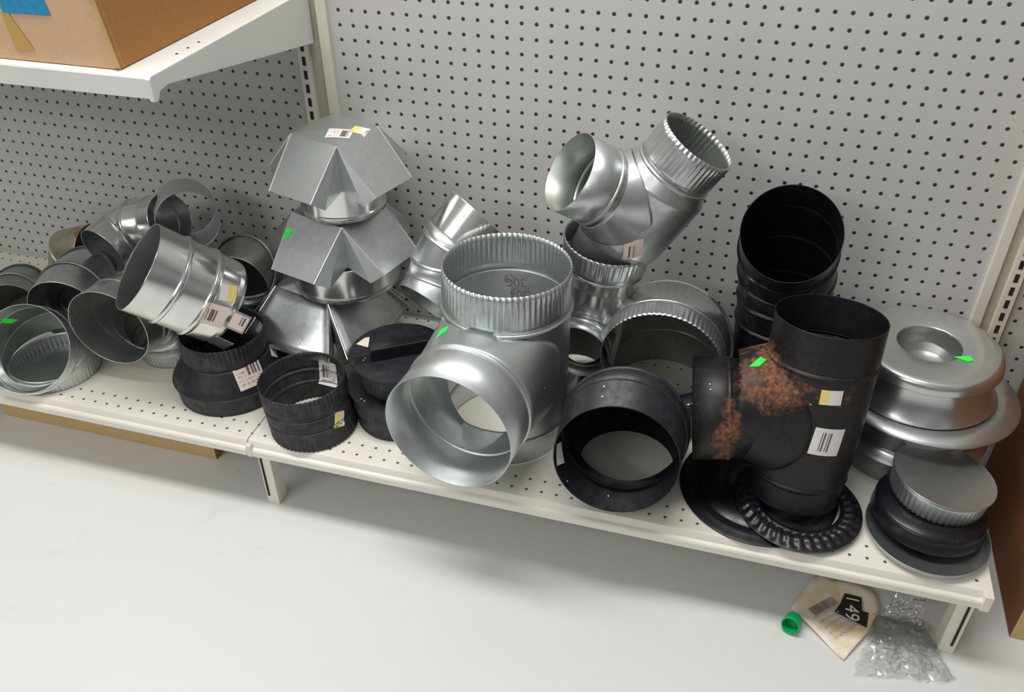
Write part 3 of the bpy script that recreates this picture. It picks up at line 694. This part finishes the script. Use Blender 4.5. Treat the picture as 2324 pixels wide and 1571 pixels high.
# ------------------------------------------------------------------ things on the floor
zf=-ZF
t=thing('bottle_cap',(37.7,-18.4,zf),'small green plastic cap lying on the floor left of the price card','cap')
gn=V((-.25,-.75,.25)).normalized(); gc=V((37.75,-18.0,zf+.55))
v,f=lathe(gc,gn,[(-.45,.02),(-.47,.42),(-.4,.52),(.45,.58),(.47,.50),(-.3,.46),(-.32,.02)]); mk('cap_shell',v,f,'green_plastic',t,sharp=40)
t=thing('price_card',(40.3,-16.6,zf),'yellowed price card reading 1 49 on the floor beside the plastic bag','price card')
cs=[V((39.3,-13.2,0)),V((41.6,-13.4,0)),V((43.0,-13.9,0)),V((43.2,-15.0,0)),V((42.4,-17.2,0)),V((40.9,-19.65,0)),V((39.3,-18.2,0)),V((37.65,-16.65,0))]
cc=sum((p for p in cs),V((0,0,0)))/8; vs=[];fs=[]
rings_=6
for i in range(rings_+1):
    s=i/rings_
    for k in range(8):
        for q in range(4):
            p=cc.lerp(cs[k].lerp(cs[(k+1)%8],q/4),s)
            vs.append((p.x,p.y,zf+.05+.30*s*s*(abs(math.sin((p.x-37)*.9)))))
for i in range(rings_):
    for k in range(32): fs.append((i*32+k,i*32+(k+1)%32,(i+1)*32+(k+1)%32,(i+1)*32+k))
cardo=mk('card',vs,fs,'oldcard',t,solid=.02,sharp=60)
ax=(V((41.95,-17.0,0))-V((42.35,-14.45,0))).normalized()   # direction the figures read in
def onfloor(pts,z): return [(x,y,z) for x,y in pts]
mk('figure_panel',onfloor([(41.0,-14.55),(42.05,-14.6),(42.05,-15.7),(42.45,-15.75),(42.3,-16.95),(40.35,-16.25),(40.75,-15.4)],zf+.33),[(0,1,2,3,4,5,6)],'slot',t,smooth=False)
upd=V((.96,-.02,0))
stamp('1',(41.45,-14.95,zf+.36),(0,0,1),upd,1.15,'label',t,'figure')
stamp('49',(41.4,-16.05,zf+.36),(0,0,1),upd,1.25,'label',t,'figure')
L=[];rb=random.Random(5); b0=V((38.75,-16.45,0)); b1=V((40.15,-15.05,0)); d=(b1-b0); nrm=V((d.y,-d.x,0)).normalized()
vs=[];fs=[]; s=0
while s<1:
    w_=rb.choice((.02,.035,.05)); 
    a=b0+d*s; b=b0+d*min(1,s+w_); o=len(vs); vs+=[a,b,b+nrm*.62,a+nrm*.62]; fs.append((o,o+1,o+2,o+3)); s+=w_+rb.choice((.02,.03))
vs=[(p.x,p.y,zf+.34) for p in vs]; mk('barcode',vs,fs,'ink',t,smooth=False)
vs=[];fs=[]
for j in range(5):
    s=0
    while s<1.0:
        w_=rb.uniform(.05,.14); a=V((40.0,-17.8,0))+V((.62,.78,0))*(.0)+V((.72,.62,0)).normalized()*(s*2.0)+V((.62,-.72,0))*(-.32*j+.2)*1.0
        a=V((39.1+.30*j,-17.0-.28*j,0))+V((.7,.7,0))*(s*1.6); o=len(vs); e=V((.7,.7,0))*w_*1.5; q=V((.7,-.7,0))*.12
        vs+=[a,a+e,a+e+q,a+q]; fs.append((o,o+1,o+2,o+3)); s+=w_+.07
vs=[(p[0],p[1],zf+.34) for p in vs]; mk('fine_print',vs,fs,'ink_soft',t,smooth=False)
# plastic bag
from mathutils import noise as mn
t=thing('plastic_bag',(44.3,-17,zf),'crumpled clear plastic bag on the floor in front of the right foot','plastic bag')
rb=random.Random(11); vs=[];fs=[];nx,ny=30,26
bc=[V((41.4,-20.6)),V((47.3,-19.3)),V((45.9,-15.5)),V((43.0,-15.6))]
for layer in range(2):
    off=len(vs)
    for j in range(ny+1):
        for i in range(nx+1):
            a=i/nx;b=j/ny; p=(bc[0]*(1-a)+bc[1]*a)*(1-b)+(bc[3]*(1-a)+bc[2]*a)*b
            e=min(1,min(a,1-a,b,1-b)*5)
            q=V((p.x,p.y,layer*3.7))
            h=(.5-abs(mn.noise(q*.7)))*(.9 if layer else .25)+rb.uniform(0,.16)
            vs.append((p.x+rb.uniform(-.08,.08)+mn.noise(q*1.1)*.3,p.y+rb.uniform(-.08,.08)+mn.noise(q*1.3)*.3,zf+.04+.10*layer+h*(.15+.85*e)))
    for j in range(ny):
        for i in range(nx):
            A=off+j*(nx+1)+i
            fs+=[(A,A+1,A+nx+2),(A,A+nx+2,A+nx+1)] if (i+j)%2 else [(A,A+1,A+nx+1),(A+1,A+nx+2,A+nx+1)]
mk('bag_body',vs,fs,'film',t,smooth=False)
vs=[];fs=[];nx,ny=12,18
for j in range(ny+1):
    for i in range(nx+1):
        a=i/nx-.5;b=j/ny; wd=2.8*(1-b)+.5; q=V((a*4,b*5,1.3))
        vs.append((44.3+a*wd+b*.6+mn.noise(q*1.2)*.5,-16.0+b*1.6+mn.noise(q*1.7)*.3,zf+.25+b*2.3+abs(mn.noise(q*2.1))*.7+rb.uniform(0,.12)))
for j in range(ny):
    for i in range(nx):
        A=j*(nx+1)+i; fs+=[(A,A+1,A+nx+2),(A,A+nx+2,A+nx+1)]
mk('bag_neck',vs,fs,'film',t,smooth=False)
# ------------------------------------------------------------------ price stickers and barcode labels
FRONT=(0,0,1)
gq=[(-.5,-.3),(.35,-.5),(.5,.35),(-.35,.5)]
sticker('green_sticker',[A_sd,A_body],(14.22,-15.22,10.18),(-.48,-.05,.88),(0,.75,.6),.65,1.2,['green'],solidp,tA,8,8,[(-.1,-.5),(.5,.1),(.15,.5),(-.5,.2)],label='bright green price sticker')
stamp('30G',(16.6,-7.5,9.6),(.0,-1,0),(.12,0,-1),.9,'ink',tA,'stamped_marking')
stamp('304',(16.9,-7.5,8.7),(.0,-1,0),(.12,0,-1),.9,'ink',tA,'stamped_marking')

def tilt(a):
    a=math.radians(a); return V((-.158,.568,.808))*math.cos(a)+V((.96,.28,-.009))*math.sin(a)
sticker('barcode_label',[hA],(4.21,-6.26,18.38),(0,0,1),tilt(2),1.65,1.35,LM,bars(1,.55,.9,.15,.85),capA,label='white barcode label')
sticker('price_label',[hA],(5.25,-5.35,18.36),(0,0,1),tilt(12),1.15,1.0,LM,half,capA,8,8,label='yellow and white price label')
sticker('green_sticker',[hB],(.3,-8.3,11.4),(-.21,-.67,.71),tilt(25),.55,1.0,['green'],solidp,capB,6,6,[(-.3,-.5),(.3,-.35),(.5,.5),(-.4,.3)],label='bright green price sticker')
sticker('green_sticker',[M1a],(-21.11,-14.34,4.07),(.83,-.34,-.44),tilt(-8),1.5,.55,['green'],solidp,M1,10,6,[(-.5,-.3),(.2,-.5),(.5,.2),(-.4,.5)],label='bright green price sticker')
sticker('price_label',[I_t,I_b],(-1.71,-13.62,9.41),(.8,-.36,.47),tilt(12),1.15,1.15,LM,halfR,tI,8,8,label='white and yellow price label')
sticker('barcode_label',[I_t,I_b],(-2.4,-14.8,8.3),(.69,-.71,.11),tilt(18),1.75,1.6,LP,bars(2,.2,.6,.2,.75,text=False),tI,label='pinkish barcode label')
Ic=I0+IX*6.1
for q,(hp,sz) in enumerate((((-3.6,-15.1,6.4),1.5),((-1.2,-13.9,7.3),1.4))):
    d=V(hp)-Ic; d=(d-IX*d.dot(IX)).normalized(); tg=IX.cross(d); a=Ic+d*2.95
    o=mk('end_tab',[a-tg*sz/2,a+tg*sz/2,a+tg*sz/2+IX*1.25+d*.1,a-tg*sz/2+IX*1.25+d*.1],[(0,1,2,3)],'galv_shiny',tI,solid=.04,smooth=False)
    if q==1: sticker('barcode_label',[o],a+IX*.6,d,tilt(25),1.1,1.1,LP,bars(9,.45,.85,.3,.95,text=False),tI,14,12,label='small barcode label on the end tab')
sticker('barcode_label',[J_c],(-1.35,-13.9,2.7),(.62,-.55,.54),tilt(-24),2.0,1.75,LP,bars(3,.42,.92,.5,.95),tJ,label='pinkish white barcode label')
sticker('paper_tag',[J_c],(-1.0,-11.0,2.8),(.79,.3,.54),tilt(30),.7,.9,['label'],solidp,tJ,6,6)
sticker('barcode_label',[K_u,K_m],(3.6,-11.75,2.2),(-.04,-.95,.2),tilt(12),1.45,1.9,LM,bars(4,.15,.55,.25,.8),tK,label='white barcode label stuck inside')
sticker('price_label',[K_m,K_u],(6.35,-15.6,1.75),(.8,-.3,.3),tilt(-10),.85,1.1,LM,half,tK,8,8,label='yellow and white price label')
sticker('price_label',[L1l],(6.85,-11.6,5.46),(0,0,1),tilt(-15),1.1,1.2,['yellow','ink','label','ink'],lambda u,v:2 if (u+v)%.9>.12 else 0,L1,8,8,[(-.5,.1),(.1,-.5),(.5,.45),(.2,.5)],label='torn pale yellow label')
sticker('barcode_label',[E_body],(24.5,-8.4,13.7),(.25,-.96,-.1),tilt(-22),1.9,1.5,LP,bars(5,.25,.6,.1,.7,text=False),tE,corners=[(-.5,-.35),(.15,-.5),(.5,.3),(-.1,.5)],label='torn pinkish barcode label')
sticker('paper_tag',[B_col,B_body],(22.27,-17.61,4.38),(.95,-.09,.31),tilt(-12),.9,1.3,['label'],solidp,tB,6,8)
sticker('green_sticker',[C_sd,C_body],(32.9,-12.9,10.02),(-.3,-.3,.9),tilt(30),.6,1.0,['green'],solidp,tC,8,8,[(-.4,-.5),(.4,-.2),(.5,.4),(-.3,.5)],label='bright green price sticker')
sticker('price_label',[C_body],(37.07,-14.59,9.64),(.18,-.97,.15),tilt(3),1.2,.95,LM,half,tC,10,6,label='yellow and white price label')
sticker('barcode_label',[C_body],(37.41,-14.96,6.69),(.31,-.94,.15),tilt(5),1.75,1.85,LM,bars(6,.25,.6,.15,.85,text=False),tC,label='white barcode label')
sticker('green_sticker',[O1l],(45.15,-6.75,8.36),(0,0,1),tilt(0),1.1,.65,['green'],solidp,O1,8,6,[(-.5,.3),(.1,-.5),(.5,-.3),(.45,.4)],label='bright green price sticker')
sticker('barcode_label',[O2w],(46.2,-9.0,3.7),(.62,-.78,0),tilt(25),1.1,1.5,LP,bars(7,.3,.7,.2,.7,text=False),O2,label='pinkish label on the drum')
for q,(pt,pn,pa) in enumerate((((12.98,-7.02,13.89),(0,-.85,.53),Nn),((12.68,-7.39,13.29),(.06,-.86,.5),Nn),((1.32,-10.77,4.23),(-.1,-.67,.73),capC),((1.17,-11.04,3.96),(-.1,-.67,.73),capC),
    ((21.4,-8.34,11.0),(-.3,-.89,.35),tF),((24.54,-16.4,9.18),(-.26,-.42,.87),tB),((24.57,-16.99,8.9),(-.22,-.42,.88),tB),((22.99,-18.27,2.89),(.74,-.21,.64),tB),((25.48,-17.72,1.76),(.11,-.32,.94),tB),
    ((30.4,-14.1,8.84),(0,-.42,.91),tC),((30.5,-14.38,8.68),(0,-.53,.85),tC),((20.71,-15.17,7.3),(.99,-.11,.03),tA),((36.07,-14.7,9.05),(-.15,-.98,.15),tC))):
    rivet('rivet',pt,pn,pa,.065 if pa is not tC else .05)


# ------------------------------------------------------------------ light, world, camera
def area(name,loc,rot,sx,sy,power,color=(1,1,1)):
    l=bpy.data.lights.new(name,'AREA'); l.shape='RECTANGLE'; l.size=sx; l.size_y=sy; l.energy=power; l.color=color
    o=bpy.data.objects.new(name,l); col.objects.link(o); o.location=loc; o.rotation_euler=rot; return o
# rows of ceiling fluorescents, 2.9 m up
area('ceiling_light',(-.1,-.62,2.75),(0,0,0),2.2,.5,54,(1,.985,.95))
area('ceiling_light',(-.4,-2.6,2.6),(0,0,0),2.4,.5,12,(1,.985,.95))
area('ceiling_light',(-1.6,-3.4,2.5),(math.radians(28),0,math.radians(-20)),2.4,.5,30,(1,.985,.95))
w=bpy.data.worlds.new('store_light'); bpy.context.scene.world=w; w.use_nodes=True; nt=w.node_tree; bg=nt.nodes['Background']
tc=N(nt,'ShaderNodeTexCoord'); s=N(nt,'ShaderNodeSeparateXYZ'); nt.links.new(tc.outputs['Generated'],s.inputs[0])
nz=noise(nt,2.6,2,.5,tc.outputs['Generated'])
f=ramp(nt,s.outputs[2],-.1,.75,.16,.95)
f=math_(nt,'MULTIPLY',f,ramp(nt,nz,.38,.62,.45,1.35))
cmb=mixc(nt,.0,(1,.99,.97),(1,1,1)); nt.links.new(cmb,bg.inputs[0]); nt.links.new(math_(nt,'MULTIPLY',f,.38),bg.inputs[1])
cam=bpy.data.cameras.new('camera'); cam.sensor_width=36; cam.lens=1980.72/2324*36; cam.clip_start=.02
co=bpy.data.objects.new('camera',cam); col.objects.link(co)
cr=Matrix([[0.959924,-0.157857,0.231576],[0.280102,0.568158,-0.773783],[-0.009425,0.807637,0.589604]])
co.matrix_world=Matrix.Translation(W((30.7635,-55.7161,40.9537)))@cr.to_4x4()
bpy.context.scene.camera=co
vs_=bpy.context.scene.view_settings; vs_.view_transform='Standard'; vs_.look='None'; vs_.exposure=.08
for o in bpy.data.objects:
    for k in ('base','wb'):
        if k in o: del o[k]
